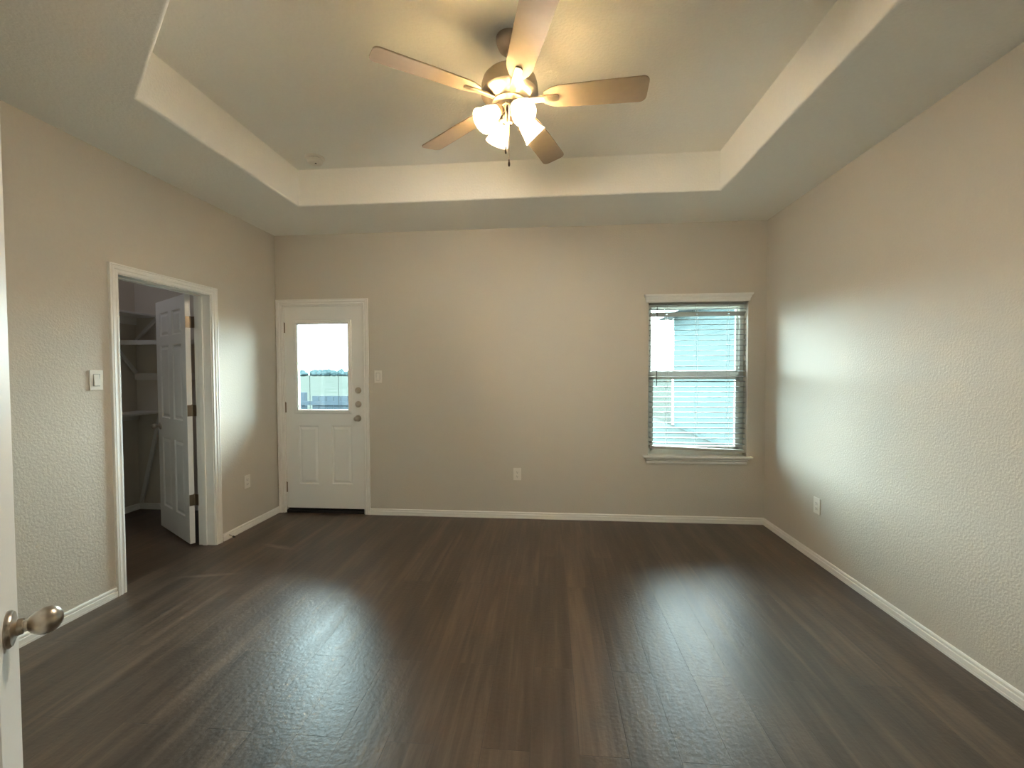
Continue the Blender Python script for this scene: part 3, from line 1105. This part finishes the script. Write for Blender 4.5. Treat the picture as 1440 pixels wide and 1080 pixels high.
# light kit: four arms, shades and bulbs
PH = -58
for i in range(4):
    a = R(PH + 90 * i)
    rad = Vector((math.cos(a), math.sin(a), 0))
    ax = (rad * math.cos(R(42)) - Vector((0, 0, 1)) * math.sin(R(42))).normalized()
    rim = Vector((FX, FYc, 2.592)) + rad * 0.148
    L_ = 0.108
    neck = rim - ax * L_
    mt = aim(neck, ax)
    c = Vector((FX, FYc, 2.648))
    MB().tube([c + rad * 0.020, c + rad * 0.036 + Vector((0, 0, 0.012)), neck - ax * 0.036, neck - ax * 0.010], 0.0085, 12).lathe(
        [(0.0005, -0.026), (0.016, -0.026), (0.024, -0.018), (0.0285, -0.004), (0.0285, 0.010)], mt, 28, cap1=False).build('lamp_arm', M['fanmetal'], fan, smooth=True)
    outer = [(0.0265, 0.0), (0.031, 0.012), (0.038, 0.030), (0.0445, 0.052), (0.049, 0.074), (0.0545, 0.094), (0.061, L_)]
    inner = [(0.0588, L_ + 0.001), (0.0520, 0.094), (0.0465, 0.074), (0.042, 0.052), (0.0355, 0.030), (0.0285, 0.012), (0.024, 0.0)]
    sh = MB().lathe(outer + inner, mt, 40, cap0=False, cap1=False).build('lamp_shade', M['shade'], fan, smooth=True)
    bp = [(0.012, 0.006), (0.0135, 0.018), (0.018, 0.032), (0.0255, 0.047), (0.0285, 0.060), (0.027, 0.073), (0.020, 0.084), (0.010, 0.0895), (0.0005, 0.091)]
    MB().lathe(bp, mt, 24).build('bulb', M['bulb'], sh, smooth=True)

# pull chains
for x, y, z0, z1 in ((-0.202, 2.062, 2.688, 2.445), (-0.187, 2.062, 2.688, 2.385)):
    mb = MB().tube([(x, y + 0.020, z0), (x, y, z0 - 0.010), (x, y, z1 + 0.02)], 0.0016, 8)
    z = z0 - 0.015
    while z > z1 + 0.02:
        mb.lathe([(0.0004, -0.0024), (0.0021, -0.001), (0.0021, 0.001), (0.0004, 0.0024)], Matrix.Translation((x, y, z)), 8)
        z -= 0.007
    ch = mb.build('pull_chain', M['chain'], fan, smooth=True)
    MB().lathe([(0.0005, z1 - 0.012), (0.004, z1 - 0.011), (0.0056, z1 - 0.004), (0.0052, z1 + 0.004), (0.003, z1 + 0.012), (0.0036, z1 + 0.018), (0.0015, z1 + 0.022)],
               Matrix.Translation((x, y, 0)), 16).build('pull_knob', M['dark'], ch, smooth=True)


# ------------------------------------------------------------------ closet shelves
def shelf(label, a, b, braces=(), cleats=()):
    o = thing('closet_shelf', ((a[0] + b[0]) / 2, (a[1] + b[1]) / 2, a[2]), label, 'shelf', 'white closet shelves')
    MB().box(a, b).build('board', M['shelf'], o, bevel=0.002)
    for p, q, w_ in braces:
        p, q = Vector(p), Vector(q)
        d = (q - p).normalized()
        s = Vector((0, 1, 0)) if abs(d.y) < 0.1 else Vector((1, 0, 0))
        u = d.cross(s)
        MB().box((-w_ / 2, -0.009, 0), (w_ / 2, 0.009, (q - p).length), frame(p, u, s, d)).build('brace', M['shelf'], o)
    for c0, c1 in cleats:
        MB().box(c0, c1).build('cleat', M['shelf'], o, bevel=0.002)
    return o


SY = D - 0.0005
XD = XC + 0.0005
shelf('highest white closet shelf on the deep wall', (XD, 2.0, 1.955), (XC + 0.30, SY, 1.975),
      braces=[((XC + 0.275, D - 0.03, 1.95), (XC + 0.04, D - 0.03, 1.73), 0.03)],
      cleats=[((XD, 2.0, 1.885), (XC + 0.02, SY, 1.955))])
shelf('white closet shelf across the far wall below the highest one', (XD, D - 0.285, 1.690), (XL - WT - 0.01, SY, 1.709),
      braces=[((XC + 0.03, D - 0.26, 1.685), (XC + 0.03, D - 0.03, 1.40), 0.03)],
      cleats=[((XD, D - 0.02, 1.325), (XL - WT - 0.01, SY, 1.395)), ((XD, D - 0.285, 1.665), (XL - WT - 0.01, D - 0.265, 1.690))])
shelf('lowest white closet shelf on the deep wall', (XD, 2.0, 0.992), (XC + 0.30, SY, 1.012),
      braces=[((XC + 0.285, D - 0.03, 0.985), (XC + 0.05, D - 0.03, 0.075), 0.035)],
      cleats=[((XD, 2.0, 0.922), (XC + 0.02, SY, 0.992))])

# unseen flush light added on the closet ceiling to brighten door and shelves
cl = thing('added_closet_light', (-3.72, 3.0, H1), 'small unseen flush light added on the closet ceiling', 'added ceiling light')
mt = frame(Vector((-3.72, 3.0, H1)), (1, 0, 0), (0, -1, 0), (0, 0, -1))
MB().lathe([(0.0005, 0), (0.105, 0), (0.108, 0.010), (0.104, 0.018), (0.096, 0.020), (0.0005, 0.020)], mt, 36).build('base', M['trim'], cl, smooth=True)
dm = bpy.data.materials.new('cool_white_diffuser')
dm.use_nodes = True
dm.node_tree.nodes.clear()
de = dm.node_tree.nodes.new('ShaderNodeEmission')
de.inputs['Color'].default_value = (0.86, 0.86, 1.0, 1)
de.inputs['Strength'].default_value = 17.0
do = dm.node_tree.nodes.new('ShaderNodeOutputMaterial')
dm.node_tree.links.new(de.outputs[0], do.inputs['Surface'])
MB().lathe([(0.094, 0.020), (0.090, 0.034), (0.076, 0.050), (0.050, 0.062), (0.0005, 0.068)], mt, 36).build('diffuser', dm, cl, smooth=True)

# ------------------------------------------------------------------ outdoors
tag(MB().box((-220, -60, -0.4), (220, 420, -0.18)).build('ground', M['field']), 'pale green field outside the door glass', 'field', kind='structure')

M['patio'] = mat('pale_paving', (0.030, 0.038, 0.037), 0.9, spec=0.0, sub=0.08)
tag(MB().box((-9.0, D + EW + 0.002, -0.3), (3.55, 15.0, -0.175)).build('patio', M['patio']), 'pale bright paving outside, glimpsed between the lower blind slats', 'paving', kind='structure')

M['reflector'] = mat('bounce_concrete', (0.75, 0.75, 0.72), 0.9, spec=0.0, sub=0.08)  # unseen bright ground, added to bounce light in through the hall window
tag(MB().box((1.10, -9.0, -0.3), (9.0, -1.02, -0.17)).build('bounce_slab', M['reflector']), 'unseen light concrete drive outside the hall window', 'bounce_slab', kind='structure')

tl = MB()
for i in range(190):
    x = -150 + i * 0.9 + random.uniform(-0.5, 0.5)
    y = 205 + random.uniform(-6, 6)
    r = random.uniform(1.3, 2.3)
    hgt = random.uniform(2.2, 3.9)
    pr = [(0.05, 0), (r * 0.8, 0.4), (r, hgt * 0.45), (r * 0.75, hgt * 0.75), (r * 0.35, hgt * 0.95), (0.05, hgt)]
    n = 9
    jit = [[random.uniform(0.8, 1.15) for _ in range(n)] for _ in pr]
    vs = [(x + rr * jit[q][k] * math.cos(2 * math.pi * k / n), y + rr * jit[q][k] * math.sin(2 * math.pi * k / n), -0.18 + zz) for q, (rr, zz) in enumerate(pr) for k in range(n)]
    fs = [(q * n + k, q * n + (k + 1) % n, (q + 1) * n + (k + 1) % n, (q + 1) * n + k) for q in range(len(pr) - 1) for k in range(n)]
    tl.add(vs, fs)
tag(tl.build('tree_line', M['leaf'], smooth=True, merge=False), 'hazy blue-green line of distant trees on the horizon behind the field', 'trees', kind='stuff')

# low fence beyond the door
fx0, fx1, fy = -4.78, -2.4, 8.2
fe = thing('garden_fence', (fx0, fy, -0.18), 'low blue-grey fence in front of the field, seen through the outside door', 'fence')
pk = MB()
x = fx0 + 0.06
while x < fx1 - 0.1:
    pk.box((x, fy - 0.012, -0.12), (x + 0.135, fy + 0.012, 0.93))
    x += 0.15
pk.build('boards', M['fence'], fe)
rl = MB()
for z in (0.1, 0.75):
    rl.box((fx0 - 0.2, fy - 0.05, z), (fx1, fy - 0.012, z + 0.08))
rl.build('rails', M['fence'], fe)
for x in (fx0 - 0.2, (fx0 + fx1) / 2, fx1 - 0.05):
    MB().box((x, fy + 0.012, -0.18), (x + 0.09, fy + 0.10, 1.0)).build('post', M['fence'], fe)

# neighbouring house to the right, its side wall running away from us
NX, NY0, NY1 = 3.6, 1.0, 12.8
nh = thing('neighbour_house', (NX + 3, (NY0 + NY1) / 2, -0.18), 'pale blue-grey sided house next door seen through the blind', 'house')
sd_ = MB()
z = -0.1
while z < 2.85:
    sd_.add([(NX, NY0, z), (NX, NY1, z), (NX + 0.006, NY1, z + 0.185), (NX + 0.006, NY0, z + 0.185), (NX + 0.03, NY0, z), (NX + 0.03, NY1, z)],
            [(0, 1, 2, 3), (0, 4, 5, 1)])
    z += 0.18
sd_.box((NX + 0.019, NY0, -0.18), (NX + 6, NY1, 3.0))
sd_.build('siding', M['siding'], nh)
MB().box((NX - 0.02, NY1 - 0.09, -0.15), (NX + 0.1, NY1 + 0.02, 2.95)).build('corner_board', M['vinyl'], nh)
rf = MB()
rf.add([(NX - 0.35, NY0 - 0.3, 2.93), (NX + 6.35, NY0 - 0.3, 2.93), (NX + 6.35, NY1 + 0.3, 2.93), (NX - 0.35, NY1 + 0.3, 2.93),
        (NX + 3, NY0 + 3, 4.9), (NX + 3, NY1 - 3, 4.9), (NX - 0.35, NY0 - 0.3, 3.08), (NX + 6.35, NY0 - 0.3, 3.08), (NX + 6.35, NY1 + 0.3, 3.08), (NX - 0.35, NY1 + 0.3, 3.08)],
       [(0, 1, 2, 3), (0, 1, 7, 6), (1, 2, 8, 7), (2, 3, 9, 8), (3, 0, 6, 9), (6, 7, 4), (7, 8, 5, 4), (8, 9, 5), (9, 6, 4, 5)])
rf.build('roof', M['roof'], nh)
